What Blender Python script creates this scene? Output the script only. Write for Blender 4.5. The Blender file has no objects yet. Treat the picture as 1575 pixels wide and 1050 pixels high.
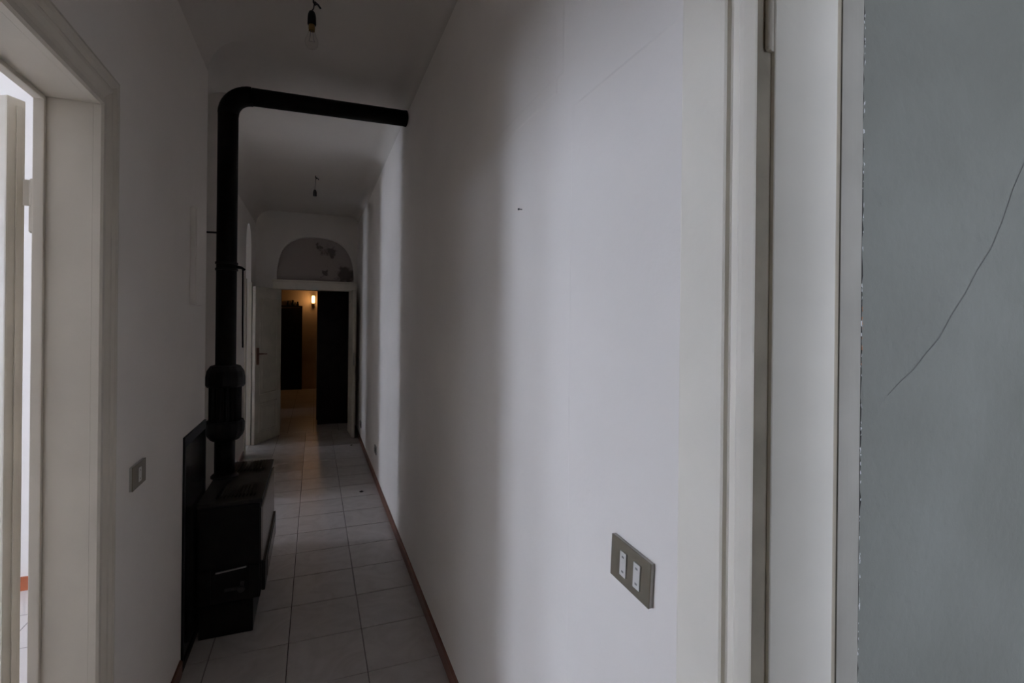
import bpy, bmesh, math, random
from mathutils import Matrix, Vector

random.seed(7)
scene = bpy.context.scene
COL = scene.collection
PI = math.pi

# ------------------------------------------------------------------ camera
EYE = 1.535
F_PX = 770.0
YAW = math.atan(303.5 / F_PX)
ROLL = 0.0105
cam_data = bpy.data.cameras.new('camera')
cam_data.sensor_width = 36.0
cam_data.lens = F_PX / 1575.0 * 36.0
cam_data.shift_y = -(525.0 - 498.2) / 1575.0
cam_data.clip_start = 0.02
cam = bpy.data.objects.new('camera', cam_data)
COL.objects.link(cam)
cam.matrix_world = (Matrix.Translation((0, 0, EYE)) @ Matrix.Rotation(-YAW, 4, 'Z')
                    @ Matrix.Rotation(PI / 2, 4, 'X') @ Matrix.Rotation(ROLL, 4, 'Z'))
scene.camera = cam

# ------------------------------------------------------------------ daylight (overcast sky seen through the windows)
world = bpy.data.worlds.new('overcast_sky')
scene.world = world
world.use_nodes = True
bg = world.node_tree.nodes['Background']
bg.inputs['Color'].default_value = (0.795, 0.885, 1.105, 1)
bg.inputs['Strength'].default_value = 18.0
scene.view_settings.view_transform = 'Standard'
scene.view_settings.look = 'None'
scene.view_settings.gamma = 1.0
scene.view_settings.use_curve_mapping = False
scene.view_settings.exposure = 0.0
scene.cycles.diffuse_bounces = 6
scene.cycles.max_bounces = 12
scene.cycles.sample_clamp_indirect = 6.0

# windows: (name, centre, width, height, facing direction into the room)
WINDOWS = []
def window_portal(cx, cy, cz, w, h, axis):
    d = bpy.data.lights.new('window_daylight', 'AREA')
    d.shape = 'RECTANGLE'
    d.size = w
    d.size_y = h
    d.cycles.is_portal = True
    o = bpy.data.objects.new('window_daylight', d)
    COL.objects.link(o)
    o.location = (cx, cy, cz)
    direction = {'+x': Vector((1, 0, 0)), '-x': Vector((-1, 0, 0)), '+y': Vector((0, 1, 0))}[axis]
    o.rotation_euler = direction.to_track_quat('-Z', 'Z').to_euler()
    return o

# ------------------------------------------------------------------ layout numbers (metres)
XL, XR = -0.528, 0.561          # corridor faces by the camera
XL2 = -0.738                    # corridor face past the step
XLI = -0.6455                    # room side of the near left wall
XL2I = -0.88
Y_STEP = 3.005
Y_END = 7.45
Y_BACK = -1.75
CEIL = 3.03
X_OUT = -5.0                    # facade
X_ROOM = 4.2
D1 = (0.74, 1.575, 2.085)       # near left door: y0, y1, head
D2 = (3.87, 4.82, 2.80)
D3 = (6.45, 6.95, 2.70)
PIER = (3.74, 3.87)             # pier between the stove niche and the next doorway
DR_FAR = 0.497                  # near right door, far jamb
DR = (-0.36, 0.53, 2.16)

# ------------------------------------------------------------------ materials
MATS = {}
def nodes_of(name):
    m = bpy.data.materials.new(name)
    m.use_nodes = True
    MATS[name] = m
    nt = m.node_tree
    return m, nt, nt.nodes['Principled BSDF']

def mat(name, col, rough=0.6, metal=0.0, var=0.06, vscale=3.0, bump=0.0, bscale=60.0, detail=6.0,
        tint=None, spec=None, randomise=0.0):
    """paint-like material: colour with slow noise variation and fine relief"""
    m, nt, p = nodes_of(name)
    N, L = nt.nodes, nt.links
    tc = N.new('ShaderNodeTexCoord')
    nz = N.new('ShaderNodeTexNoise')
    nz.inputs['Scale'].default_value = vscale
    nz.inputs['Detail'].default_value = detail
    L.new(tc.outputs['Object'], nz.inputs['Vector'])
    ramp = N.new('ShaderNodeValToRGB')
    ramp.color_ramp.elements[0].position = 0.32
    ramp.color_ramp.elements[1].position = 0.68
    t = tint or col
    ramp.color_ramp.elements[0].color = (*[c * (1 - var) for c in t], 1)
    ramp.color_ramp.elements[1].color = (*[min(1, c * (1 + var)) for c in col], 1)
    L.new(nz.outputs['Fac'], ramp.inputs['Fac'])
    out = ramp.outputs['Color']
    if randomise:
        oi = N.new('ShaderNodeObjectInfo')
        mr = N.new('ShaderNodeMapRange')
        mr.inputs['To Min'].default_value = 1 - randomise
        mr.inputs['To Max'].default_value = 1 + randomise
        L.new(oi.outputs['Random'], mr.inputs['Value'])
        mul = N.new('ShaderNodeVectorMath')
        mul.operation = 'SCALE'
        L.new(out, mul.inputs[0])
        L.new(mr.outputs['Result'], mul.inputs['Scale'])
        out = mul.outputs['Vector']
    L.new(out, p.inputs['Base Color'])
    p.inputs['Roughness'].default_value = rough
    p.inputs['Metallic'].default_value = metal
    if spec is not None:
        p.inputs['Specular IOR Level'].default_value = spec
    if bump:
        b = N.new('ShaderNodeBump')
        nb = N.new('ShaderNodeTexNoise')
        nb.inputs['Scale'].default_value = bscale
        nb.inputs['Detail'].default_value = 4
        L.new(tc.outputs['Object'], nb.inputs['Vector'])
        L.new(nb.outputs['Fac'], b.inputs['Height'])
        b.inputs['Strength'].default_value = bump
        b.inputs['Distance'].default_value = 0.004
        L.new(b.outputs['Normal'], p.inputs['Normal'])
    return m

mat('plaster', (0.86, 0.81, 0.75), 0.85, var=0.035, vscale=1.6, bump=0.25, bscale=35, spec=0.2)
mat('room_plaster', (0.86, 0.835, 0.80), 0.85, var=0.02, vscale=1.5, spec=0.2)
mat('green_grey_plaster', (0.25, 0.252, 0.222), 0.85, var=0.07, vscale=2.2, bump=1.0, bscale=45, spec=0.2,
    tint=(0.222, 0.222, 0.19))
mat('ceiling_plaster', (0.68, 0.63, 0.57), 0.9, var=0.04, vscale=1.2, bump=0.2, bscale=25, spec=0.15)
mat('aged_cream_paint', (0.63, 0.57, 0.475), 0.4, var=0.06, vscale=4, bump=0.12, bscale=40)
mat('cream_paint', (0.84, 0.785, 0.675), 0.52, var=0.045, vscale=5, bump=0.12, bscale=40)
mat('shaded_cream_paint', (0.40, 0.375, 0.32), 0.85, spec=0.1, var=0.10, vscale=6, bump=0.15, bscale=40)  # cream darkened to carry the shade on the frame's outer bead
mat('cream_paint_worn', (0.60, 0.545, 0.45), 0.45, var=0.08, vscale=7, bump=0.2, bscale=40)
mat('bare_rebate', (0.44, 0.385, 0.29), 0.6, var=0.18, vscale=9, bump=0.2, bscale=50)
mat('grout', (0.17, 0.15, 0.14), 0.9, var=0.1)
mat('baseboard_tile', (0.16, 0.065, 0.04), 0.4, var=0.2, vscale=8)
mat('baseboard_orange', (0.42, 0.12, 0.05), 0.45, var=0.1, vscale=8)
mat('stove_enamel', (0.007, 0.006, 0.005), 0.45, var=0.3, vscale=12, spec=0.18)
mat('stove_front_enamel', (0.26, 0.23, 0.21), 0.2, var=0.1, vscale=6)
mat('stove_top', (0.016, 0.014, 0.012), 0.55, var=0.3, vscale=14, bump=0.2, spec=0.3)
mat('pipe_black', (0.007, 0.006, 0.005), 0.62, var=0.35, vscale=14, bump=0.2, spec=0.12)
mat('cast_iron', (0.008, 0.007, 0.007), 0.55, var=0.3, vscale=10, bump=0.3, spec=0.2)
mat('black_glossy', (0.012, 0.012, 0.013), 0.18, var=0.2)
mat('chrome', (0.42, 0.40, 0.38), 0.38, metal=1.0, var=0.1)
mat('dull_iron', (0.045, 0.042, 0.040), 0.5, var=0.2)
mat('steel_dull', (0.35, 0.33, 0.30), 0.4, metal=1.0, var=0.15)
mat('bronze_plate', (0.19, 0.165, 0.12), 0.42, metal=0.3, var=0.06, vscale=20)
mat('ivory_plastic', (0.62, 0.60, 0.56), 0.4, var=0.03)
mat('grey_plastic', (0.40, 0.385, 0.35), 0.4, var=0.05)
mat('mark_grey', (0.22, 0.215, 0.20), 0.6, var=0.1)
mat('mark_dark', (0.05, 0.05, 0.05), 0.6, var=0.1)
mat('bakelite', (0.010, 0.009, 0.009), 0.3, var=0.2)
mat('brass', (0.42, 0.28, 0.11), 0.35, metal=1.0, var=0.12)
mat('red_brown_handle', (0.15, 0.055, 0.025), 0.4, var=0.2)
mat('dark_wood', (0.007, 0.005, 0.004), 0.5, var=0.4, vscale=8, spec=0.15)
mat('far_wall_paint', (0.42, 0.33, 0.24), 0.8, var=0.1, vscale=2)
mat('crack_dark', (0.13, 0.13, 0.115), 0.9, var=0.2, vscale=30)
mat('gap_dark', (0.03, 0.026, 0.022), 0.9, var=0.3, vscale=40)
mat('plaster_crumb', (0.66, 0.66, 0.64), 0.9, var=0.1, vscale=40)
mat('brick_dust', (0.42, 0.20, 0.10), 0.9, var=0.2, vscale=40)
mat('debris', (0.02, 0.018, 0.016), 0.8, var=0.2)
mat('window_white', (0.75, 0.75, 0.74), 0.4, var=0.03)
mat('cable', (0.03, 0.028, 0.026), 0.6, var=0.2)

def tile_mat():
    m, nt, p = nodes_of('floor_tile')
    N, L = nt.nodes, nt.links
    tc = N.new('ShaderNodeTexCoord')
    oi = N.new('ShaderNodeObjectInfo')
    add = N.new('ShaderNodeVectorMath')
    add.operation = 'ADD'
    comb = N.new('ShaderNodeCombineXYZ')
    mulr = N.new('ShaderNodeMath')
    mulr.operation = 'MULTIPLY'
    mulr.inputs[1].default_value = 37.0
    L.new(oi.outputs['Random'], mulr.inputs[0])
    L.new(mulr.outputs[0], comb.inputs['X'])
    L.new(mulr.outputs[0], comb.inputs['Y'])
    L.new(tc.outputs['Object'], add.inputs[0])
    L.new(comb.outputs['Vector'], add.inputs[1])
    vein = N.new('ShaderNodeTexNoise')
    vein.inputs['Scale'].default_value = 5.0
    vein.inputs['Detail'].default_value = 8
    vein.inputs['Distortion'].default_value = 2.2
    L.new(add.outputs['Vector'], vein.inputs['Vector'])
    r = N.new('ShaderNodeValToRGB')
    r.color_ramp.elements[0].position = 0.3
    r.color_ramp.elements[0].color = (0.42, 0.38, 0.355, 1)
    r.color_ramp.elements[1].position = 0.6
    r.color_ramp.elements[1].color = (0.50, 0.46, 0.435, 1)
    L.new(vein.outputs['Fac'], r.inputs['Fac'])
    mr = N.new('ShaderNodeMapRange')
    mr.inputs['To Min'].default_value = 0.94
    mr.inputs['To Max'].default_value = 1.05
    L.new(oi.outputs['Random'], mr.inputs['Value'])
    sc = N.new('ShaderNodeVectorMath')
    sc.operation = 'SCALE'
    L.new(r.outputs['Color'], sc.inputs[0])
    L.new(mr.outputs['Result'], sc.inputs['Scale'])
    L.new(sc.outputs['Vector'], p.inputs['Base Color'])
    p.inputs['Roughness'].default_value = 0.33
    b = N.new('ShaderNodeBump')
    nb = N.new('ShaderNodeTexNoise')
    nb.inputs['Scale'].default_value = 12
    L.new(add.outputs['Vector'], nb.inputs['Vector'])
    L.new(nb.outputs['Fac'], b.inputs['Height'])
    b.inputs['Strength'].default_value = 0.06
    b.inputs['Distance'].default_value = 0.004
    L.new(b.outputs['Normal'], p.inputs['Normal'])
tile_mat()

def grid_floor_mat():
    """the same tiles where they are too far to tell apart one by one"""
    m, nt, p = nodes_of('far_floor_tile')
    N, L = nt.nodes, nt.links
    tc = N.new('ShaderNodeTexCoord')
    bt = N.new('ShaderNodeTexBrick')
    bt.offset = 0.0
    bt.inputs['Scale'].default_value = 1.0
    bt.inputs['Brick Width'].default_value = 0.333
    bt.inputs['Row Height'].default_value = 0.333
    bt.inputs['Mortar Size'].default_value = 0.003
    bt.inputs['Color1'].default_value = (0.60, 0.57, 0.55, 1)
    bt.inputs['Color2'].default_value = (0.55, 0.515, 0.495, 1)
    bt.inputs['Mortar'].default_value = (0.2, 0.18, 0.17, 1)
    L.new(tc.outputs['Object'], bt.inputs['Vector'])
    L.new(bt.outputs['Color'], p.inputs['Base Color'])
    p.inputs['Roughness'].default_value = 0.33
grid_floor_mat()

def stained_mat():
    """lunette plaster with patches where the paint has flaked off"""
    m, nt, p = nodes_of('flaking_plaster')
    N, L = nt.nodes, nt.links
    tc = N.new('ShaderNodeTexCoord')
    nz = N.new('ShaderNodeTexNoise')
    nz.inputs['Scale'].default_value = 9.0
    nz.inputs['Detail'].default_value = 8
    L.new(tc.outputs['Object'], nz.inputs['Vector'])
    cur = None
    for (x, z, r) in ((0.20, 2.54, 0.10), (0.13, 2.24, 0.075), (0.40, 2.20, 0.14), (0.06, 2.60, 0.05)):
        d = N.new('ShaderNodeVectorMath')
        d.operation = 'DISTANCE'
        mixv = N.new('ShaderNodeMixRGB')
        mixv.inputs['Fac'].default_value = 0.25
        L.new(tc.outputs['Object'], mixv.inputs['Color1'])
        L.new(nz.outputs['Color'], mixv.inputs['Color2'])
        L.new(mixv.outputs['Color'], d.inputs[0])
        d.inputs[1].default_value = (x * 0.75 + 0.125, 7.56 * 0.75 + 0.125, z * 0.75 + 0.125)
        mr = N.new('ShaderNodeMapRange')
        mr.inputs['From Min'].default_value = r * 0.55
        mr.inputs['From Max'].default_value = r * 0.85
        mr.inputs['To Min'].default_value = 1.0
        mr.inputs['To Max'].default_value = 0.0
        L.new(d.outputs['Value'], mr.inputs['Value'])
        if cur is None:
            cur = mr.outputs['Result']
        else:
            mx = N.new('ShaderNodeMath')
            mx.operation = 'MAXIMUM'
            L.new(cur, mx.inputs[0])
            L.new(mr.outputs['Result'], mx.inputs[1])
            cur = mx.outputs[0]
    mix = N.new('ShaderNodeMixRGB')
    mix.inputs['Color1'].default_value = (0.42, 0.36, 0.33, 1)
    mix.inputs['Color2'].default_value = (0.15, 0.125, 0.115, 1)
    L.new(cur, mix.inputs['Fac'])
    L.new(mix.outputs['Color'], p.inputs['Base Color'])
    p.inputs['Roughness'].default_value = 0.9
stained_mat()

def glass_mat():
    m, nt, p = nodes_of('bulb_glass')
    N, L = nt.nodes, nt.links
    out = N['Material Output']
    tr = N.new('ShaderNodeBsdfTransparent')
    gl = N.new('ShaderNodeBsdfGlossy')
    gl.inputs['Roughness'].default_value = 0.05
    fr = N.new('ShaderNodeFresnel')
    fr.inputs['IOR'].default_value = 1.2
    mx = N.new('ShaderNodeMixShader')
    fm = N.new('ShaderNodeMath')
    fm.operation = 'MULTIPLY'
    fm.inputs[1].default_value = 0.25
    L.new(fr.outputs['Fac'], fm.inputs[0])
    L.new(fm.outputs[0], mx.inputs['Fac'])
    L.new(tr.outputs[0], mx.inputs[1])
    L.new(gl.outputs[0], mx.inputs[2])
    tr.inputs['Color'].default_value = (0.96, 0.95, 0.94, 1)
    L.new(mx.outputs[0], out.inputs['Surface'])
    m2, nt2, p2 = nodes_of('lamp_glow')
    p2.inputs['Base Color'].default_value = (0.9, 0.7, 0.45, 1)
    p2.inputs['Emission Color'].default_value = (1.0, 0.56, 0.22, 1)
    p2.inputs['Emission Strength'].default_value = 4.0
glass_mat()

# ------------------------------------------------------------------ mesh helpers
def obj(name, bm, material, parent=None, smooth=False):
    me = bpy.data.meshes.new(name)
    bmesh.ops.recalc_face_normals(bm, faces=bm.faces[:])
    if smooth:
        for f in bm.faces:
            f.smooth = True
    bm.to_mesh(me)
    bm.free()
    me.materials.append(MATS[material])
    o = bpy.data.objects.new(name, me)
    COL.objects.link(o)
    if parent is not None:
        o.parent = parent
    return o

def tag(o, label, category, group=None):
    o['label'] = label
    o['category'] = category
    if group:
        o['group'] = group
    return o

def struct(name, bm, material, label, category):
    o = obj(name, bm, material)
    o['kind'] = 'structure'
    return tag(o, label, category)

def thing(name, label, category, loc=(0, 0, 0), group=None, structure=False):
    o = bpy.data.objects.new(name, None)
    o.empty_display_size = 0.1
    COL.objects.link(o)
    o.location = loc
    if structure:
        o['kind'] = 'structure'
    return tag(o, label, category, group)

def add_box(bm, x0, x1, y0, y1, z0, z1, bevel=0.0):
    vs = [bm.verts.new(v) for v in ((x0, y0, z0), (x1, y0, z0), (x1, y1, z0), (x0, y1, z0),
                                    (x0, y0, z1), (x1, y0, z1), (x1, y1, z1), (x0, y1, z1))]
    fs = [bm.faces.new([vs[i] for i in q]) for q in
          ((3, 2, 1, 0), (4, 5, 6, 7), (0, 1, 5, 4), (1, 2, 6, 5), (2, 3, 7, 6), (3, 0, 4, 7))]
    if bevel:
        es = {e for f in fs for e in f.edges}
        bmesh.ops.bevel(bm, geom=list(es), offset=bevel, segments=2, affect='EDGES', profile=0.7)
    return vs

def box(*a, **k):
    bm = bmesh.new()
    add_box(bm, *a, **k)
    return bm

def add_prism(bm, pts, axis, a, b):
    """extrude a 2D outline from a to b along axis; pts are the other two coordinates in xyz order"""
    def v3(p, t):
        return {'x': (t, p[0], p[1]), 'y': (p[0], t, p[1]), 'z': (p[0], p[1], t)}[axis]
    A = [bm.verts.new(v3(p, a)) for p in pts]
    B = [bm.verts.new(v3(p, b)) for p in pts]
    n = len(pts)
    bm.faces.new(A)
    bm.faces.new(B[::-1])
    for i in range(n):
        bm.faces.new((A[i], B[i], B[(i + 1) % n], A[(i + 1) % n]))

def prism(*a):
    bm = bmesh.new()
    add_prism(bm, *a)
    return bm

def add_tube(bm, pts, r, seg=16, caps=True):
    """round tube along a polyline; r a number or one per point"""
    pts = [Vector(p) for p in pts]
    rs = r if isinstance(r, (list, tuple)) else [r] * len(pts)
    rings = []
    ref = None
    for i, p in enumerate(pts):
        t = (pts[min(i + 1, len(pts) - 1)] - pts[max(i - 1, 0)]).normalized()
        if ref is None:
            ref = Vector((1, 0, 0)) if abs(t.x) < 0.9 else Vector((0, 1, 0))
        u = (ref - t * ref.dot(t)).normalized()
        ref = u
        w = t.cross(u)
        rings.append([bm.verts.new(p + (u * math.cos(2 * PI * k / seg) + w * math.sin(2 * PI * k / seg)) * rs[i])
                      for k in range(seg)])
    for a, b in zip(rings, rings[1:]):
        for k in range(seg):
            bm.faces.new((a[k], a[(k + 1) % seg], b[(k + 1) % seg], b[k]))
    if caps:
        bm.faces.new(rings[0][::-1])
        bm.faces.new(rings[-1])

def tube(*a, **k):
    bm = bmesh.new()
    add_tube(bm, *a, **k)
    return bm

def add_lathe(bm, c, prof, seg=20):
    """prof: list of (radius, z) along the vertical axis through c"""
    rings = []
    for r, z in prof:
        if r < 1e-5:
            rings.append([bm.verts.new((c[0], c[1], c[2] + z))])
        else:
            rings.append([bm.verts.new((c[0] + r * math.cos(2 * PI * k / seg), c[1] + r * math.sin(2 * PI * k / seg),
                                        c[2] + z)) for k in range(seg)])
    for a, b in zip(rings, rings[1:]):
        for k in range(seg):
            if len(a) == 1 and len(b) == 1:
                continue
            if len(a) == 1:
                bm.faces.new((a[0], b[(k + 1) % seg], b[k]))
            elif len(b) == 1:
                bm.faces.new((a[k], a[(k + 1) % seg], b[0]))
            else:
                bm.faces.new((a[k], a[(k + 1) % seg], b[(k + 1) % seg], b[k]))

def lathe(*a, **k):
    bm = bmesh.new()
    add_lathe(bm, *a, **k)
    return bm

def arch_points(y0, y1, spring, rise, n=24):
    """arch from (y1, spring) over to (y0, spring)"""
    c, hw = (y0 + y1) / 2, (y1 - y0) / 2
    return [(c + hw * math.cos(PI * k / n), spring + rise * math.sin(PI * k / n)) for k in range(n + 1)]

def add_wall_x(bm, x0, x1, y0, y1, ztop, openings, sill=None):
    """wall slab between planes x0 and x1 with openings (ya, yb, head, arch_rise, sill)"""
    cur = y0
    for ya, yb, head, rise, sl in sorted(openings):
        add_box(bm, x0, x1, cur, ya, 0, ztop)
        if rise:
            pts = arch_points(ya, yb, head - rise, rise)
            add_prism(bm, [(ya, ztop), (yb, ztop)] + pts, 'x', x0, x1)
        else:
            add_box(bm, x0, x1, ya, yb, head, ztop)
        if sl:
            add_box(bm, x0, x1, ya, yb, 0, sl)
        cur = yb
    add_box(bm, x0, x1, cur, y1, 0, ztop)

# ------------------------------------------------------------------ structure: floor
struct('floor', box(X_OUT - 0.4, X_ROOM + 0.4, -3.4, 13.2, -0.12, 0.0), 'grout',
       'pale tiled floor running the length of the narrow corridor', 'floor')
FLOOR = bpy.data.objects['floor']
TILE = 0.333
GAP = 0.0018
gx = 0.2325
gy = 2.268
_tile_meshes = {}
def tile_mesh(w, d):
    key = (round(w, 3), round(d, 3))
    if key not in _tile_meshes:
        me = bpy.data.meshes.new('tile')
        i, hgt, b = GAP, 0.004, 0.0012
        v = [(i, i, 0), (w - i, i, 0), (w - i, d - i, 0), (i, d - i, 0),
             (i + b, i + b, hgt), (w - i - b, i + b, hgt), (w - i - b, d - i - b, hgt), (i + b, d - i - b, hgt)]
        me.from_pydata(v, [], [(4, 5, 6, 7), (0, 1, 5, 4), (1, 2, 6, 5), (2, 3, 7, 6), (3, 0, 4, 7)])
        me.materials.append(MATS['floor_tile'])
        _tile_meshes[key] = me
    return _tile_meshes[key]

for k in range(-12, 16):
    ya, yb = gy + k * TILE, gy + (k + 1) * TILE
    ya, yb = max(ya, Y_BACK), min(yb, Y_END + 0.05)
    if yb - ya < 0.02:
        continue
    for j in range(-3, 1):
        xa, xb = gx + j * TILE, gx + (j + 1) * TILE
        cells = [(max(xa, XL2 if ya >= Y_STEP else XL), min(xb, XR), ya, yb)]
        if ya < Y_STEP < yb and xa < XL2 + TILE:
            # the tile at the step of the wall is cut in two
            cells = [(max(xa, XL), min(xb, XR), ya, Y_STEP), (max(xa, XL2), min(xb, XR), Y_STEP, yb)] if xa < XL else cells
        for (x0, x1, a, b) in cells:
            if x1 - x0 < 0.012 or b - a < 0.012:
                continue
            o = bpy.data.objects.new('tile', tile_mesh(x1 - x0, b - a))
            COL.objects.link(o)
            o.location = (x0, a, 0)
            o.parent = FLOOR
# floors of the rooms off the corridor and of the hall beyond
bm = bmesh.new()
add_box(bm, X_OUT, XLI, -1.2, Y_STEP - 0.1, 0, 0.004)
add_box(bm, X_OUT, XL2I, Y_STEP - 0.1, Y_END + 0.05, 0, 0.004)
add_box(bm, X_OUT, -1.6, Y_END + 0.05, 8.5, 0, 0.004)
add_box(bm, XLI, XL, D1[0], D1[1], 0, 0.004)
add_box(bm, XL2I, XL2, D2[0], D2[1], 0, 0.004)
add_box(bm, XL2I, XL2, D3[0], D3[1], 0, 0.004)
add_box(bm, XR, X_ROOM, -3.0, 0.5, 0, 0.004)
add_box(bm, -1.6, 1.6, Y_END + 0.2, 12.9, 0, 0.004)
add_box(bm, -4.0, -1.6, 8.55, 10.5, 0, 0.004)
add_box(bm, -0.44, 0.47, Y_END + 0.05, Y_END + 0.2, 0, 0.004)
rf = obj('room_tiles', bm, 'far_floor_tile', FLOOR)
rf['kind'] = 'stuff'

# ------------------------------------------------------------------ structure: walls
ZT = CEIL + 0.22
bm = bmesh.new()
add_wall_x(bm, XLI, XL, Y_BACK, Y_STEP, ZT, [(D1[0] - 0.02, D1[1] + 0.02, D1[2] + 0.02, 0, 0)])
add_box(bm, XL2I, XL - 0.0005, Y_STEP - 0.12, Y_STEP, 0, ZT)
add_wall_x(bm, XL2I, XL2, Y_STEP, Y_END + 0.15, ZT, [(*D2[:2], D2[2], 0.26, 0), (*D3[:2], D3[2], 0.28, 0)])
add_box(bm, XL2I, XL, PIER[0], PIER[1], 0, ZT)
struct('wall_left', bm, 'plaster', 'left corridor wall with open doorways, stepping back behind the stove', 'wall')

bm = bmesh.new()
add_wall_x(bm, XR, XR + 0.165, Y_BACK, Y_END + 0.15, ZT, [(DR[0], DR[1], DR[2], 0, 0)])
WR = struct('wall_right', bm, 'plaster', 'long white plastered wall along the right of the corridor', 'wall')
# old repairs: plastered-over patch and filled cable chases, a hair proud of the wall
t = 0.0014
def proud(y0, y1, z0, z1, name):
    m = bmesh.new()
    e = 0.006
    v0 = [(XR, y0 - e, z0 - e), (XR, y1 + e, z0 - e), (XR, y1 + e, z1 + e), (XR, y0 - e, z1 + e)]
    v1 = [(XR - t, y0, z0), (XR - t, y1, z0), (XR - t, y1, z1), (XR - t, y0, z1)]
    A = [m.verts.new(v) for v in v0]
    B = [m.verts.new(v) for v in v1]
    m.faces.new(B)
    for i in range(4):
        m.faces.new((A[i], A[(i + 1) % 4], B[(i + 1) % 4], B[i]))
    obj(name, m, 'plaster', WR)
proud(0.655, 1.045, 0.08, 2.045, 'plaster_patch')
proud(1.10, 1.135, 2.155, 2.98, 'filled_chase')
proud(1.135, 1.575, 2.12, 2.155, 'filled_chase')

bm = bmesh.new()
add_box(bm, XL2I, XR + 0.165, Y_BACK - 0.15, Y_BACK, 0, ZT)
struct('wall_back', bm, 'plaster', 'white wall closing the corridor behind the viewer', 'wall')

# end wall: doorway below, arched niche above
EO = (-0.44, 0.47, 1.975)
AR = (-0.485, 0.515, 2.105, 0.60)
bm = bmesh.new()
y0, y1 = Y_END, Y_END + 0.15
add_box(bm, XL2, EO[0] - 0.03, y0, y1, 0, AR[2])
add_box(bm, EO[1] + 0.03, XR, y0, y1, 0, AR[2])
add_box(bm, EO[0] - 0.03, EO[1] + 0.03, y0, y1, EO[2] + 0.04, AR[2])
cx, hw = (AR[0] + AR[1]) / 2, (AR[1] - AR[0]) / 2
ap = []
for k in range(33):
    a = PI * k / 32
    # slightly squarish three-centred arch
    ca, sa = math.cos(a), math.sin(a)
    ap.append((cx + hw * math.copysign(abs(ca) ** 0.7, ca), AR[2] + AR[3] * sa ** 0.8))
add_prism(bm, [(XL2, AR[2]), (XL2, ZT), (XR, ZT), (XR, AR[2])] + ap, 'y', y0, y1)
WE = struct('wall_end', bm, 'plaster', 'end wall of the corridor with an arched niche above the double door', 'wall')
nb = box(AR[0] - 0.02, AR[1] + 0.02, Y_END + 0.10, Y_END + 0.149, AR[2] - 0.03, AR[2] + AR[3] + 0.05)
ln = obj('lunette_panel', nb, 'flaking_plaster', WE)
ln['label'] = 'dark flaking plaster back of the arched niche'

# rooms on the left: facade with windows, partitions
W1 = (1.53, 2.33, 0.40, 2.80)
W7_FILL = (2.82, 3.42, 0.40, 2.80)  # added unseen window, lifts the light on the nearer right wall
W6_FILL = (-0.75, 0.55, 1.80, 2.15)  # added unseen window, only fills the shaded part of the right wall
W2 = (4.74, 5.34, 0.35, 2.90)
W3 = (7.75, 8.22, 0.50, 2.75)
bm = bmesh.new()
add_wall_x(bm, X_OUT - 0.3, X_OUT, -1.35, 8.6, ZT,
           [(w[0], w[1], w[3], 0, w[2]) for w in (W6_FILL, W1, W7_FILL, W2, W3)])
struct('wall_facade', bm, 'room_plaster', 'outer wall of the rooms to the left with tall windows', 'wall')
bm = bmesh.new()
add_box(bm, X_OUT, XL2I, 3.64, 3.74, 0, ZT)
struct('wall_partition', bm, 'room_plaster', 'brightly lit white room wall glimpsed behind the open left door', 'wall')
for i, (ya, yb, lb) in enumerate(((5.60, 5.70, 'white partition between the two further left rooms'),
                                  (8.45, 8.55, 'white partition closing the furthest left room'),
                                  (-1.35, -1.2, 'white side wall of the near left room behind the viewer'))):
    bm = box(X_OUT, (XL2I, -1.6, XLI)[i], ya, yb, 0, ZT)
    struct('wall_partition', bm, 'room_plaster', lb, 'wall')
obj('baseboard', box(X_OUT, XL2I, 3.628, 3.64, 0.004, 0.08), 'baseboard_orange', bpy.data.objects['wall_partition'])

# room on the right: green-grey side wall, window wall
GW = 0.530
bm = box(XR + 0.165, X_ROOM, GW, GW + 0.15, 0, ZT)
WG = struct('wall_side_room', bm, 'green_grey_plaster', 'green-grey textured wall at the right edge beside the door frame', 'wall')
WRW = (0.78, 1.66, 0.75, 2.60)        # window: x range, z range, in the wall behind the viewer
bm = bmesh.new()
add_box(bm, XR + 0.165, WRW[0], -3.2, -3.0, 0, ZT)
add_box(bm, WRW[1], X_ROOM, -3.2, -3.0, 0, ZT)
add_box(bm, WRW[0], WRW[1], -3.2, -3.0, 0, WRW[2])
add_box(bm, WRW[0], WRW[1], -3.2, -3.0, WRW[3], ZT)
struct('wall_rear_room', bm, 'green_grey_plaster', 'window wall of the right room behind the viewer', 'wall')
bm = bmesh.new()
add_box(bm, X_ROOM, X_ROOM + 0.2, -3.2, GW + 0.15, 0, ZT)
add_box(bm, XR, XR + 0.165, -3.2, Y_BACK - 0.15, 0, ZT)
struct('wall_far_room', bm, 'green_grey_plaster', 'far wall of the right room out of sight', 'wall')

# hall beyond the end doorway
HY = 12.35
bm = bmesh.new()
add_box(bm, -2.6, 1.6, HY, HY + 0.15, 0, ZT)
struct('wall_far_hall', bm, 'far_wall_paint', 'lamp-lit ochre wall at the far end beyond the double door', 'wall')
bm = bmesh.new()
add_box(bm, 1.45, 1.6, Y_END + 0.15, HY, 0, ZT)
add_box(bm, XR, 1.6, Y_END, Y_END + 0.15, 0, ZT)
struct('wall_hall_right', bm, 'far_wall_paint', 'right wall of the dark hall beyond the double door', 'wall')
bm = bmesh.new()
add_wall_x(bm, -1.6, -1.45, Y_END + 0.15, HY, ZT, [(8.9, 9.5, 2.1, 0, 0)])
struct('wall_hall_left', bm, 'far_wall_paint', 'left wall of the dark hall beyond the double door', 'wall')
bm = bmesh.new()
add_box(bm, -1.6, XL2, Y_END + 0.05, Y_END + 0.15, 0, ZT)
add_box(bm, -4.0, -1.6, 10.5, 10.6, 0, ZT)
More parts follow.
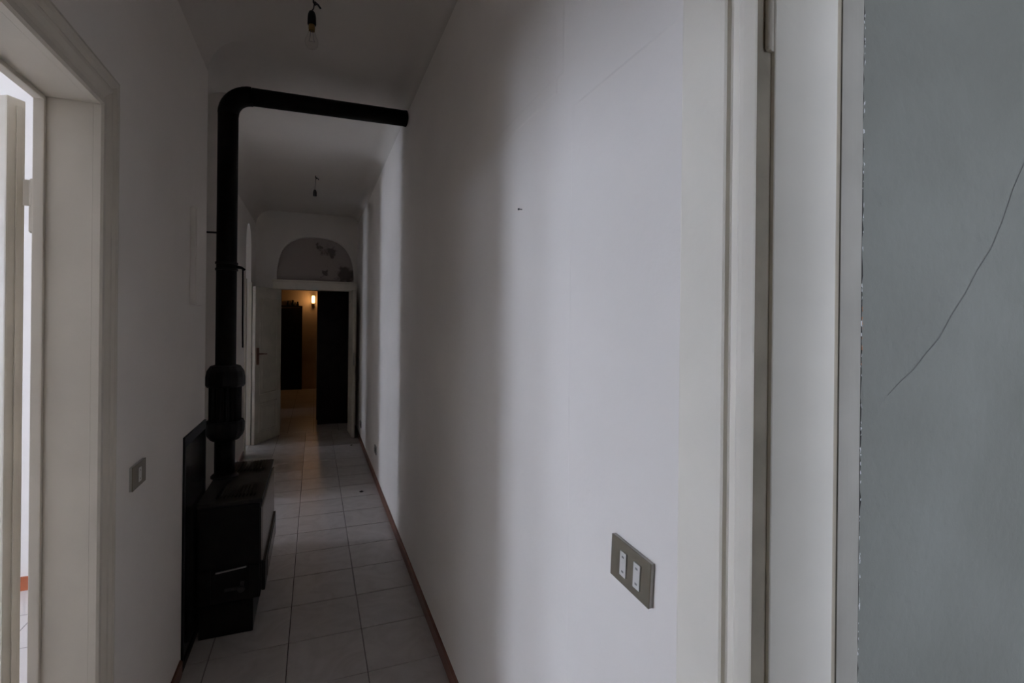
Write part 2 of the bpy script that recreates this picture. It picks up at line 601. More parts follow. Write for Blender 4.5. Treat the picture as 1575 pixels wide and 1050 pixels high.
add_wall_x(bm, -4.2, -4.0, 8.55, 10.6, ZT, [(8.95, 9.25, 1.9, 0, 1.0)])
struct('wall_hall_room', bm, 'far_wall_paint', 'walls of a side room off the dark hall', 'wall')

# ------------------------------------------------------------------ ceilings
def cove_profile(xl, xr, rl, rr):
    pts = []
    n = 10
    for k in range(n + 1):
        a = PI / 2 * k / n
        pts.append((xl + rl - rl * math.cos(a), CEIL - rl + rl * math.sin(a)))
    for k in range(n + 1):
        a = PI / 2 * (1 - k / n)
        pts.append((xr - rr + rr * math.cos(a), CEIL - rr + rr * math.sin(a)))
    return pts
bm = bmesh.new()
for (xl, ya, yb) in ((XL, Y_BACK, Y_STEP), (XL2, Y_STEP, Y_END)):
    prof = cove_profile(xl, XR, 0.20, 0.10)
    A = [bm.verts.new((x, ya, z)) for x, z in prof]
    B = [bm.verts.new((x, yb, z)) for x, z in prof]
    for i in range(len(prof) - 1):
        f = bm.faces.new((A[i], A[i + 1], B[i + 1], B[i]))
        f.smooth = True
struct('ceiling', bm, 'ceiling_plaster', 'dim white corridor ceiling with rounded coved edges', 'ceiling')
bm = bmesh.new()
add_box(bm, X_OUT - 0.4, X_ROOM + 0.4, -3.4, 13.2, ZT, ZT + 0.1)
struct('ceiling_rooms', bm, 'room_plaster', 'flat ceiling over the rooms beside the corridor', 'ceiling')

# ------------------------------------------------------------------ windows (frames in their openings)
def window_x(n, x, w, label):
    root = thing('window_%d' % n, label, 'window', (0, 0, 0), structure=True)
    ya, yb, za, zb = w
    xa, xb = x - 0.22, x - 0.16
    bm = bmesh.new()
    fw = 0.05
    add_box(bm, xa, xb, ya, ya + fw, za, zb)
    add_box(bm, xa, xb, yb - fw, yb, za, zb)
    add_box(bm, xa, xb, ya + fw, yb - fw, za, za + fw)
    add_box(bm, xa, xb, ya + fw, yb - fw, zb - fw, zb)
    obj('window_frame', bm, 'window_white', root)
    cy = (ya + yb) / 2
    obj('mullion', box(xa + 0.005, xb - 0.005, cy - 0.025, cy + 0.025, za + fw, zb - fw), 'window_white', root)
    obj('window_sill', box(x - 0.3, x + 0.03, ya, yb, za - 0.03, za - 0.0005), 'window_white', root)
    window_portal(x - 0.29, cy, (za + zb) / 2, yb - ya, zb - za, '+x')
window_x(1, X_OUT, W1, 'tall white window of the near left room')
window_x(2, X_OUT, W2, 'tall white window of the left room past the stove')
window_x(3, X_OUT, W3, 'narrow white window of the furthest left room')
window_x(6, X_OUT, W6_FILL, 'added wide low fill window set high in the near left room, out of view')
window_x(7, X_OUT, W7_FILL, 'added narrow fill window of the near left room, out of view')
window_x(4, -4.0, (8.95, 9.25, 1.0, 1.9), 'small window of the side room off the hall')
root = thing('window_5', 'white window of the right room behind the viewer', 'window', structure=True)
bm = bmesh.new()
add_box(bm, WRW[0], WRW[0] + 0.05, -3.14, -3.08, WRW[2], WRW[3])
add_box(bm, WRW[1] - 0.05, WRW[1], -3.14, -3.08, WRW[2], WRW[3])
add_box(bm, WRW[0] + 0.05, WRW[1] - 0.05, -3.14, -3.08, WRW[2], WRW[2] + 0.05)
add_box(bm, WRW[0] + 0.05, WRW[1] - 0.05, -3.14, -3.08, WRW[3] - 0.05, WRW[3])
obj('window_frame', bm, 'window_white', root)
obj('mullion', box(1.195, 1.245, -3.13, -3.09, WRW[2] + 0.05, WRW[3] - 0.05), 'window_white', root)
window_portal((WRW[0] + WRW[1]) / 2, -3.19, (WRW[2] + WRW[3]) / 2, WRW[1] - WRW[0], WRW[3] - WRW[2], '+y')

# ------------------------------------------------------------------ door frames
def sweep_casing(bm, plane_x, sign, ya, yb, head, prof):
    """moulded casing around an opening in a wall at x=plane_x; prof = (distance outward from the opening, proud)"""
    rows = []
    for (d, p) in prof:
        x = plane_x + sign * p
        rows.append([bm.verts.new(v) for v in ((x, yb + d, 0.004), (x, yb + d, head + d), (x, ya - d, head + d), (x, ya - d, 0.004))])
    for a, b in zip(rows, rows[1:]):
        for k in range(3):
            bm.faces.new((a[k], a[k + 1], b[k + 1], b[k]))
    for k in (0, 3):
        try:
            bm.faces.new([r[k] for r in rows])
        except ValueError:
            pass

PROFILE = [(0.0, 0.0), (0.0, 0.016), (0.006, 0.021), (0.022, 0.021), (0.026, 0.014), (0.032, 0.012), (0.044, 0.015),
           (0.058, 0.022), (0.066, 0.024), (0.070, 0.018), (0.078, 0.018), (0.086, 0.026), (0.096, 0.030), (0.106, 0.028),
           (0.112, 0.020), (0.114, 0.0)]

def door_lining(root, xa, xb, ya, yb, head, stop_x, stop_w=0.022, stop_d=0.012, m='cream_paint', near=True):
    tk = 0.02
    obj('jamb', box(xa, xb, yb, yb + tk, 0.004, head + tk), m, root)
    if near:
        obj('jamb', box(xa, xb, ya - tk, ya, 0.004, head + tk), m, root)
    obj('head_jamb', box(xa, xb, ya, yb, head, head + tk), m, root)
    bm = bmesh.new()
    add_box(bm, stop_x, stop_x + stop_w, yb - stop_d, yb, 0.004, head, bevel=0.003)
    add_box(bm, stop_x, stop_x + stop_w, ya, ya + stop_d, 0.004, head, bevel=0.003)
    add_box(bm, stop_x, stop_x + stop_w, ya + stop_d, yb - stop_d, head - stop_d, head, bevel=0.003)
    obj('door_stop', bm, m, root)

# --- door 1: open door at the left edge
d1 = thing('door_1', 'cream painted door frame at the left edge, its leaf open into a bright room', 'door', structure=True)
door_lining(d1, XLI - 0.002, XL - 0.0003, *D1, stop_x=-0.6435, m='aged_cream_paint')
bm = bmesh.new()
sweep_casing(bm, XL, 1, *D1, [(d * 0.86, p) for d, p in PROFILE])
obj('casing', bm, 'aged_cream_paint', d1)

# leaf opened about 120 degrees, hinged on the far jamb
hx, hy = -0.682, 1.624
dirv = Vector((-math.sin(math.radians(60)), math.cos(math.radians(60)), 0))
leaf_len, leaf_t, leaf_h = 0.82, 0.041, 2.07
lm = Matrix.Translation((hx, hy, 0.012)) @ Matrix(((dirv.x, -0.5, 0, 0), (dirv.y, -0.866, 0, 0), (0, 0, 1, 0), (0, 0, 0, 1)))
def leaf_mesh(length, thick, hgt, panels):
    """door leaf: local x along the leaf, y through its thickness (front at y=thick), z up; panels = (x0,x1,z0,z1)"""
    bm = bmesh.new()
    add_box(bm, 0, length, 0, thick, 0, hgt, bevel=0.004)
    return bm
def panel_moulding(x0, x1, z0, z1, y, out):
    bm = bmesh.new()
    rows = []
    for (d, p) in ((0, 0), (0.004, 0.006), (0.016, 0.008), (0.022, 0.002), (0.05, 0.002), (0.065, 0.006)):
        rows.append([bm.verts.new((px, y + out * p, pz)) for px, pz in
                     ((x0 + d, z0 + d), (x1 - d, z0 + d), (x1 - d, z1 - d), (x0 + d, z1 - d))])
    for a, b in zip(rows, rows[1:]):
        for k in range(4):
            bm.faces.new((a[k], a[(k + 1) % 4], b[(k + 1) % 4], b[k]))
    bm.faces.new(rows[-1])
    return bm
leaf = obj('door_leaf', leaf_mesh(leaf_len, leaf_t, leaf_h, []), 'cream_paint_worn', d1)
leaf.matrix_world = lm
for (z0, z1) in ((0.18, 0.82), (0.98, 1.95)):
    pm = obj('door_panel', panel_moulding(0.1, leaf_len - 0.1, z0, z1, leaf_t, 1), 'cream_paint_worn', leaf)
# raised moulding strip on the hinge edge
obj('edge_strip', box(-0.004, -0.0002, 0.010, 0.022, 0.0, leaf_h - 0.02, bevel=0.0015), 'cream_paint_worn', leaf)
def hinge(parent, x, y, z, length=0.135, r=0.0085, m='cream_paint_worn'):
    bm = bmesh.new()
    add_lathe(bm, (x, y, z), [(0, length), (r * 0.7, length), (r, length - 0.004), (r, length * 0.49), (r * 0.8, length * 0.485),
                              (r, length * 0.48), (r, 0.004), (r * 0.7, 0), (0, 0)], 14)
    return obj('hinge', bm, m, parent, smooth=False)
for z in (0.25, 1.75):
    h = hinge(d1, -0.658, 1.607, z)
    bm = bmesh.new()
    add_box(bm, -0.680, -0.658, 1.609, 1.612, z + 0.068, z + 0.133)
    add_box(bm, -0.658, -0.648, 1.597, 1.600, z + 0.002, z + 0.066)
    obj('hinge_plate', bm, 'cream_paint_worn', h)

# --- right door frame close to the camera
d2 = thing('door_2', 'tall cream painted door frame beside the light switch at the right', 'door', structure=True)
J = DR_FAR
plan = [  # x, y of the far jamb, casing side first
    (XR, 0.648), (0.543, 0.646), (0.541, 0.642), (0.541, 0.556), (0.543, 0.5525), (0.5485, 0.551), (0.5505, 0.548),
    (0.5505, 0.538), (0.546, 0.532), (0.5415, 0.5275), (0.5405, 0.520), (0.5405, 0.501), (0.5412, 0.4985), (0.5416, 0.4995),
    (0.5416, 0.528), (XR + 0.0, 0.5295), (XR, 0.648)]
obj('casing', prism(plan[:-1], 'z', 0.004, 2.32), 'cream_paint', d2)
# rebate strip between casing and jamb: bare, yellowed wood
obj('rebate', prism([(0.5417, 0.5035), (0.5722, 0.5035), (0.5722, 0.5295), (0.5417, 0.5275)], 'z', 0.004, 2.32), 'bare_rebate', d2)
jp = [(0.572, 0.529), (0.572, J + 0.001), (0.5735, J), (0.692, J), (0.6935, J + 0.0035), (0.6965, J + 0.0035), (0.698, J - 0.001)]
jp += [(0.698, 0.529)]
obj('jamb', prism(jp, 'z', 0.004, 2.32), 'cream_paint', d2)
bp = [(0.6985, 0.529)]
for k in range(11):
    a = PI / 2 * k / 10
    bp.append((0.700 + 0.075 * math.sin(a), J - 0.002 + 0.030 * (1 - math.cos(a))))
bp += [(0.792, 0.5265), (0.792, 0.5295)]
eb = obj('edge_bead', prism(bp, 'z', 0.004, 2.32), 'shaded_cream_paint', d2)  # shade on the bead is put into its grey colour
eb['label'] = 'rounded outer bead with its shade painted in as grey'
# near side of the same opening and its head, behind the viewer
ny = DR[0]
obj('casing', prism([(XR, ny + 0.01), (0.541, ny + 0.005), (0.541, ny - 0.10), (XR, ny - 0.10)], 'z', 0.004, 2.25), 'cream_paint', d2)
obj('jamb', prism([(0.545, ny - 0.001), (0.545, ny + 0.02), (0.75, ny + 0.02), (0.75, ny - 0.001)], 'z', 0.004, 2.14), 'cream_paint', d2)
obj('head_jamb', box(0.545, 0.75, ny + 0.0205, J - 0.003, 2.14, 2.159), 'cream_paint', d2)
hg = hinge(d2, 0.5625, 0.499, 1.905, length=0.14, r=0.0048)
obj('hinge_plate', box(0.5630, 0.5715, 0.4985, 0.5033, 1.905, 2.045, bevel=0.001), 'cream_paint_worn', hg)
hinge(d2, 0.5625, 0.499, 0.24, length=0.14, r=0.0048)

# ragged crack between the frame and the green-grey wall, with crumbs of plaster in it
bm = bmesh.new()
n = 150
pa, pb = [], []
zz = [0.15 + 2.2 * i / n for i in range(n + 1)]
for z in zz:
    w = max(0.0, random.gauss(0.0012, 0.0014)) + (0.0012 if 1.2 < z < 1.75 else 0.0)
    c0 = 0.7955 + 0.0006 * random.random()
    pa.append((c0, z))
    pb.append((c0 + w, z))
ya_ = GW - 0.0006
A = [bm.verts.new((x, ya_, z)) for x, z in pa]
B = [bm.verts.new((x, ya_, z)) for x, z in pb]
for i in range(n):
    bm.faces.new((A[i], A[i + 1], B[i + 1], B[i]))
obj('joint_crack', bm, 'gap_dark', WG)
def crumbs(name, material, zs, sc, count):
    bm = bmesh.new()
    for _ in range(count):
        z = random.uniform(*zs)
        c = Vector((0.7975 + random.gauss(0, 0.0010), GW - 0.0012, z))
        s = sc * random.uniform(0.5, 1.4)
        vs = [bm.verts.new(c + Vector((random.uniform(-1, 1) * s * 0.8, -abs(random.uniform(0.2, 1)) * s * 0.5, random.uniform(-1, 1) * s * 2.2)))
              for _ in range(6)]
        bmesh.ops.convex_hull(bm, input=vs)
    o = obj(name, bm, material, WG)
    o['kind'] = 'stuff'
    return o
crumbs('plaster_crumbs', 'plaster_crumb', (0.3, 2.2), 0.0017, 120)
crumbs('brick_crumbs', 'brick_dust', (1.46, 1.58), 0.0016, 14)
# hairline crack running up across the green-grey wall
pts = [(1.36, 2.02), (1.29, 1.905), (1.218, 1.801), (1.180, 1.735), (1.146, 1.682), (1.105, 1.640), (1.069, 1.598), (1.033, 1.560),
       (0.996, 1.519), (0.960, 1.493), (0.927, 1.466), (0.894, 1.447), (0.862, 1.426)]
bm = bmesh.new()
A, B = [], []
for i, (x, z) in enumerate(pts):
    w = 0.0009 * (1 - 0.6 * i / len(pts))
    jx = random.gauss(0, 0.001)
    A.append(bm.verts.new((x + jx - w * 0.7, GW - 0.0006, z + w)))
    B.append(bm.verts.new((x + jx + w * 0.7, GW - 0.0006, z - w)))
for i in range(len(pts) - 1):
    bm.faces.new((A[i], A[i + 1], B[i + 1], B[i]))
obj('hairline_crack', bm, 'crack_dark', WG)

# --- doorways 2 and 3 along the left: plain linings
d3 = thing('door_3', 'arched open doorway in the left wall past the stove, letting in daylight', 'door', structure=True)
bm = bmesh.new()
add_box(bm, XL2 - 0.03, XL2 + 0.014, D2[1] - 0.02, D2[1] + 0.09, 0.004, 2.12, bevel=0.004)
obj('casing', bm, 'cream_paint', d3)
d4 = thing('door_4', 'narrow arched doorway in the left wall behind the open door leaf', 'door', structure=True)
bm = bmesh.new()
add_box(bm, XL2 - 0.03, XL2 + 0.014, D3[0] - 0.08, D3[0] + 0.02, 0.004, 2.02, bevel=0.004)
add_box(bm, XL2 - 0.03, XL2 + 0.014, D3[1] - 0.02, D3[1] + 0.08, 0.004, 2.02, bevel=0.004)
obj('casing', bm, 'cream_paint', d4)

# --- end double door
d5 = thing('door_5', 'cream double door standing open at the far end of the corridor', 'door', structure=True)
ex0, ex1, eh = EO
bm = bmesh.new()
add_box(bm, ex0 - 0.05, ex0, Y_END - 0.022, Y_END + 0.149, 0.004, eh, bevel=0.004)
add_box(bm, ex1, ex1 + 0.05, Y_END - 0.022, Y_END + 0.149, 0.004, eh, bevel=0.004)
obj('jamb', bm, 'cream_paint', d5)
bm = bmesh.new()
add_box(bm, ex0 - 0.085, ex1 + 0.085, Y_END - 0.03, Y_END + 0.149, eh, eh + 0.10, bevel=0.005)
add_box(bm, ex0 - 0.10, ex1 + 0.10, Y_END - 0.05, Y_END - 0.001, eh + 0.10, eh + 0.128, bevel=0.005)
obj('lintel', bm, 'cream_paint', d5)
def end_leaf(hinge_xy, free_xy, name, flip):
    a, b = Vector((*hinge_xy, 0)), Vector((*free_xy, 0))
    L_ = (b - a).length
    u = (b - a).normalized()
    v = Vector((0, 0, 1)).cross(u) * flip
    o = obj(name, leaf_mesh(L_, 0.038, 1.955, []), 'cream_paint_worn', d5)
    o.matrix_world = Matrix.Translation((a.x, a.y, 0.012)) @ Matrix(((u.x, v.x, 0, 0), (u.y, v.y, 0, 0), (0, 0, 1, 0), (0, 0, 0, 1)))
    for (z0, z1) in ((0.13, 0.50), (0.60, 1.83)):
        obj('door_panel', panel_moulding(0.09, L_ - 0.09, z0, z1, 0.038, 1), 'cream_paint_worn', o)
        obj('door_panel', panel_moulding(0.09, L_ - 0.09, z0, z1, 0.0, -1), 'cream_paint_worn', o)
    return o, L_
ll, L_ = end_leaf((-0.452, 7.42), (-0.712, 6.905), 'door_leaf', 1)
# handle set on the free edge: red-brown plate with lever
for side, y in ((1, 0.038), (-1, 0.0)):
    hp = obj('handle_plate', box(L_ - 0.075, L_ - 0.025, min(y, y + side * 0.006), max(y, y + side * 0.006), 0.985, 1.195, bevel=0.003), 'red_brown_handle', ll)
    hb = bmesh.new()
    add_tube(hb, [(L_ - 0.05, y, 1.12), (L_ - 0.05, y + side * 0.045, 1.12), (L_ - 0.07, y + side * 0.052, 1.12), (L_ - 0.165, y + side * 0.052, 1.113)],
             [0.010, 0.009, 0.0085, 0.008], 10)
    obj('lever', hb, 'red_brown_handle', hp, smooth=True)
rl, R_ = end_leaf((0.482, 7.42), (0.505, 6.93), 'door_leaf', -1)
bm = bmesh.new()
add_box(bm, R_ - 0.0005, R_ + 0.002, 0.012, 0.026, 0.95, 1.12)
obj('lock_plate', bm, 'steel_dull', rl)

# ------------------------------------------------------------------ baseboards
bm = bmesh.new()
def bb(y0, y1):
    add_prism(bm, [(XR, 0.0045), (XR - 0.011, 0.0045), (XR - 0.011, 0.062), (XR - 0.008, 0.068), (XR, 0.07)], 'y', y0, y1)
bb(0.66, Y_END - 0.002)
o = struct('baseboard_right', bm, 'baseboard_tile', 'thin dark red-brown skirting along the right wall', 'baseboard')
bm = bmesh.new()
def bl(x, y0, y1):
    add_prism(bm, [(x, 0.0045), (x + 0.011, 0.0045), (x + 0.011, 0.062), (x + 0.008, 0.068), (x, 0.07)], 'y', y0, y1)
bl(XL, D1[1] + 0.10, 2.53)
bl(XL2, Y_STEP + 0.002, PIER[0] - 0.002)
bl(XL2, D2[1] + 0.092, D3[0] - 0.082)
struct('baseboard_left', bm, 'baseboard_tile', 'dark red-brown skirting along the foot of the left wall', 'baseboard')

# ------------------------------------------------------------------ stove
SX0, SX1, SY0, SY1 = -0.515, -0.240, 2.765, 3.525
stove = thing('heating_stove', 'squat dark enamelled heating stove standing against the left wall', 'stove', ((SX0 + SX1) / 2, (SY0 + SY1) / 2, 0.0045))
def sp(name, bm, m, parent=stove, smooth=False):
    o = obj(name, bm, m, parent, smooth)
    if parent is stove:
        o.matrix_parent_inverse = Matrix.Translation(-Vector(stove.location))
    return o
Z0 = 0.0045
# base plinth, set back from the front
sp('base', box(SX0 + 0.01, SX1 - 0.030, SY0 + 0.005, SY1 - 0.02, Z0, 0.165, bevel=0.006), 'stove_enamel')
# main casing: side profile with a leaning front
body_prof = [(SX0, 0.165), (SX1 - 0.001, 0.165), (SX1 + 0.004, 0.20), (SX1 + 0.001, 0.60), (SX1 - 0.012, 0.628), (SX0, 0.640)]
bm = prism(body_prof, 'y', SY0 + 0.012, SY1 - 0.012)
body = sp('body', bm, 'stove_enamel')
# side cheek facing the camera, framed, with a recessed lower niche
bm = bmesh.new()
add_box(bm, SX0 + 0.005, SX1 - 0.004, SY0, SY0 + 0.012, 0.335, 0.632, bevel=0.003)
add_box(bm, SX0 + 0.005, SX0 + 0.06, SY0, SY0 + 0.012, 0.17, 0.334, bevel=0.003)
add_box(bm, SX1 - 0.045, SX1 - 0.004, SY0, SY0 + 0.012, 0.17, 0.334, bevel=0.003)
sp('side_panel', bm, 'stove_enamel')
sp('side_panel', box(SX0 + 0.005, SX1 - 0.004, SY1 - 0.012, SY1, 0.17, 0.632, bevel=0.003), 'stove_enamel')
sp('trim_strip', prism([(-0.432, 0.318), (-0.300, 0.331), (-0.300, 0.336), (-0.432, 0.323)], 'y', SY0 - 0.012, SY0 - 0.002), 'chrome')
# top: plate with two banks of louvres and a flue collar
top = sp('top_plate', box(SX0 - 0.0, SX1 + 0.006, SY0 - 0.006, SY1 + 0.006, 0.640, 0.658, bevel=0.004), 'stove_top')
for (ya, yb) in ((SY0 + 0.06, SY0 + 0.235), (SY1 - 0.235, SY1 - 0.04)):
    bm = bmesh.new()
    k = 0
    x = SX0 + 0.07
    while x < SX1 - 0.035:
        add_prism(bm, [(x, 0.658), (x + 0.004, 0.658), (x + 0.012, 0.671), (x + 0.008, 0.671)], 'y', ya, yb)
        x += 0.0165
    obj('louvre_grille', bm, 'stove_enamel', top).matrix_parent_inverse = Matrix.Identity(4)
# front: glossy upper panel, darker fire door below
fx = SX1 + 0.003
fp = sp('front_panel', prism([(fx - 0.002, 0.345), (fx + 0.009, 0.345), (fx + 0.006, 0.612), (fx - 0.002, 0.612)], 'y', SY0 + 0.012, SY1 - 0.012), 'stove_front_enamel')
fd = sp('fire_door', box(SX1 + 0.004, SX1 + 0.022, SY0 + 0.02, SY1 - 0.02, 0.19, 0.335, bevel=0.006), 'stove_enamel')
bm = bmesh.new()
add_box(bm, SX1 + 0.0225, SX1 + 0.0245, SY0 + 0.12, SY1 - 0.12, 0.215, 0.31)
obj('door_glass', bm, 'black_glossy', fd)
# valve and knob in the niche
bm = bmesh.new()
add_tube(bm, [(-0.395, SY0 + 0.006, 0.225), (-0.338, SY0 + 0.006, 0.226)], 0.007, 10)
v = sp('valve', bm, 'dull_iron')
bm = bmesh.new()
add_tube(bm, [(-0.322, SY0 + 0.014, 0.226), (-0.322, SY0 - 0.006, 0.226), (-0.322, SY0 - 0.016, 0.226)], [0.012, 0.017, 0.014], 14)
add_tube(bm, [(-0.322, SY0 + 0.008, 0.226), (-0.318, SY0 + 0.008, 0.256)], 0.008, 10)
obj('knob', bm, 'dull_iron', v)

# ------------------------------------------------------------------ stove pipe
PX, PY = -0.465, 3.22
R = 0.052
pz = 2.825
pipe = thing('stove_pipe', 'black metal flue rising from the stove and crossing to the right wall', 'pipe', (PX, PY, 0.6585))
def pp_(name, bm, m='pipe_black', parent=pipe, smooth=True):
    o = obj(name, bm, m, parent, smooth)
    if parent is pipe:
        o.matrix_parent_inverse = Matrix.Translation(-Vector(pipe.location))
    return o
pp_('pipe_section', tube([(PX, PY, 0.6585), (PX, PY, 0.87)], R, 24))
bm = bmesh.new()
add_lathe(bm, (PX, PY, 0.6585), [(R + 0.001, 0.0), (R + 0.018, 0.0), (R + 0.018, 0.008), (R + 0.004, 0.02), (R + 0.001, 0.02)], 24)
pp_('flue_collar', bm, 'cast_iron')
# ribbed heat exchanger
hx_ = []
bm = bmesh.new()
ribs = 18
prof = []
for k in range(ribs * 4):
    a = 2 * PI * k / (ribs * 4)
    r = 0.082 if k % 4 in (0, 1) else 0.070
    prof.append((PX + r * math.cos(a), PY + r * math.sin(a)))
add_prism(bm, prof, 'z', 0.90, 1.235)
he = pp_('heat_exchanger', bm, 'cast_iron', smooth=False)
for z, up in ((1.165, 1), (0.865, -1)):
    bm = bmesh.new()
    if up == 1:
        pr = [(0.06, 0.0), (0.092, 0.0), (0.100, 0.012), (0.100, 0.055), (0.094, 0.09), (0.076, 0.118), (0.054, 0.125)]
    else:
        pr = [(0.050, 0.0), (0.072, 0.004), (0.090, 0.028), (0.098, 0.05), (0.100, 0.10), (0.094, 0.112), (0.06, 0.112)]
    add_lathe(bm, (PX, PY, z), pr, 16)
    obj('flange', bm, 'cast_iron', he, smooth=False).matrix_parent_inverse = he.matrix_parent_inverse.copy() if False else Matrix.Identity(4)
pp_('pipe_section', tube([(PX, PY, 1.285), (PX, PY, 2.70)], R, 24))
# elbow and horizontal run (climbs slightly to the wall)
end = Vector((XR - 0.014, 3.33, 2.880))
start = Vector((PX, PY, 2.70))
rad = 0.125
hd = (end - Vector((PX, PY, pz))).normalized()
ctr = start + Vector((hd.x, hd.y, 0)).normalized() * rad
pts = []
hxy = Vector((hd.x, hd.y, 0)).normalized()
ang_end = PI / 2 - math.asin(hd.z)
for k in range(11):
    a = ang_end * k / 10
    pts.append(ctr - hxy * rad * math.cos(a) + Vector((0, 0, rad * math.sin(a))))
pp_('elbow', tube(pts, R + 0.0015, 24))
last = pts[-1]
pp_('pipe_section', tube([last, end], R - 0.002, 24))
def ring(c, axis, r0, w, name, m='cast_iron'):
    c = Vector(c)
    a = Vector(axis).normalized()
    return pp_(name, tube([c - a * w / 2, c + a * w / 2], r0, 24), m, smooth=False)
ring((PX, PY, 1.86), (0, 0, 1), R + 0.005, 0.012, 'joint_ring')
ring((PX, PY, 1.825), (0, 0, 1), R + 0.005, 0.012, 'joint_ring')
ring(end - hd * 0.006, hd, R - 0.0005, 0.012, 'joint_ring')
# damper: lug and hanging rod on the right of the pipe
bm = bmesh.new()
add_tube(bm, [(PX + 0.048, PY - 0.01, 1.842), (PX + 0.075, PY - 0.015, 1.838), (PX + 0.094, PY - 0.018, 1.826)], [0.010, 0.008, 0.006], 10)
dm = pp_('damper_lug', bm, 'cast_iron')
obj('damper_rod', tube([(PX + 0.083, PY - 0.016, 1.834), (PX + 0.084, PY - 0.016, 1.60), (PX + 0.086, PY - 0.016, 1.385)], 0.0045, 8), 'cast_iron', dm)
# wall stay
pp_('wall_stay', tube([(PX - 0.049, PY, 2.03), (XL2 + 0.001, PY + 0.02, 2.03)], 0.005, 8), 'cast_iron')

# ------------------------------------------------------------------ dark heat shield on the wall
hs = thing('heat_shield', 'dark framed sheet panel against the left wall beside the stove', 'panel', (XL, 2.76, 0.0045))
def hp_(name, bm, m):
    o = obj(name, bm, m, hs)
    o.matrix_parent_inverse = Matrix.Translation(-Vector(hs.location))
    return o
PY0, PY1, PZ1 = 2.545, Y_STEP - 0.004, 1.025
hp_('sheet', box(XL + 0.0005, XL + 0.004, PY0 + 0.01, PY1 - 0.01, 0.02, PZ1 - 0.01), 'black_glossy')
bm = bmesh.new()
add_box(bm, XL + 0.0005, XL + 0.009, PY0, PY0 + 0.022, 0.005, PZ1)
add_box(bm, XL + 0.0005, XL + 0.009, PY1 - 0.022, PY1, 0.005, PZ1)
add_box(bm, XL + 0.0005, XL + 0.009, PY0 + 0.022, PY1 - 0.022, PZ1 - 0.045, PZ1)
add_box(bm, XL + 0.0005, XL + 0.009, PY0 + 0.022, PY1 - 0.022, 0.005, 0.035)
hp_('frame', bm, 'cast_iron')

# ------------------------------------------------------------------ switches, sockets, wall box
def switch_x(name, label, x, sign, y0, y1, z0, z1, rockers, tilt=0.0, rock_m='ivory_plastic'):
    cy, cz = (y0 + y1) / 2, (z0 + z1) / 2
    root = thing(name, label, 'switch' if 'switch' in name else 'socket', (x, cy, cz))
    hw, hh = (y1 - y0) / 2, (z1 - z0) / 2
    def P(bm, nm, m, par=root):
        return obj(nm, bm, m, par)
    lo, hi = (0.0003, 0.0095)
    def bx(a, b, yy0, yy1, zz0, zz1, bev=0.0):
        xa, xb = sorted((sign * a, sign * b))
        return box(xa, xb, yy0, yy1, zz0, zz1, bevel=bev)
    P(bx(lo, 0.0068, -hw + 0.0004, hw - 0.0004, -hh + 0.0004, hh - 0.0004), 'back_box', 'grey_plastic')
    pl = P(bx(0.0068, hi, -hw, hw, -hh, hh, 0.001), 'cover_plate', 'bronze_plate')
    for (ry, w, hgt) in rockers:
        r = P(bx(hi, hi + 0.0025, ry - w / 2, ry + w / 2, -hgt / 2, hgt / 2, 0.001), 'rocker', rock_m)
        for dz in (-0.3, 0.3):
            mk = bx(hi + 0.0025, hi + 0.0029, ry - w * 0.16, ry + w * 0.16, dz * hgt - 0.0018, dz * hgt + 0.0018)
            obj('mark', mk, 'mark_grey', r)
    root.rotation_euler = (tilt, 0, 0)
    return root
switch_x('light_switch', 'bronze double light switch plate with two pale rockers on the right wall', XR - 0.0015, -1, 0.726, 0.848, 1.040, 1.121,
         [(0.0175, 0.020, 0.047), (-0.0255, 0.020, 0.047)], tilt=0.06)
bm = box(XR - 0.0083, XR - 0.0003, 0.7215, 0.7238, 1.036, 1.118, bevel=0.001)
switch_x('light_switch', 'small bronze single light switch beside the left door casing', XL, 1, 1.868, 1.998, 1.003, 1.078,
         [(0.0, 0.024, 0.045)])
switch_x('wall_socket', 'small dark wall socket low on the right wall just past the bright strip', XR, -1, 4.90, 5.02, 0.275, 0.35,
         [(0.03, 0.022, 0.04), (-0.03, 0.022, 0.04)], rock_m='mark_dark')
switch_x('wall_socket', 'farther low wall socket on the right wall near the double door', XR, -1, 6.57, 6.69, 0.205, 0.28,
         [(0.03, 0.022, 0.04), (-0.03, 0.022, 0.04)], rock_m='mark_dark')

wb = thing('wall_box', 'narrow white box mounted high on the left wall before the pipe', 'box', (XL, 2.735, 1.605))
def wp(name, bm, m):
    o = obj(name, bm, m, wb)
    o.matrix_parent_inverse = Matrix.Translation(-Vector(wb.location))
    return o
wp('housing', box(XL + 0.0003, XL + 0.022, 2.64, 2.825, 1.608, 2.05, bevel=0.003), 'plaster')
wp('cover', box(XL + 0.022, XL + 0.027, 2.645, 2.82, 1.613, 2.045, bevel=0.002), 'plaster')

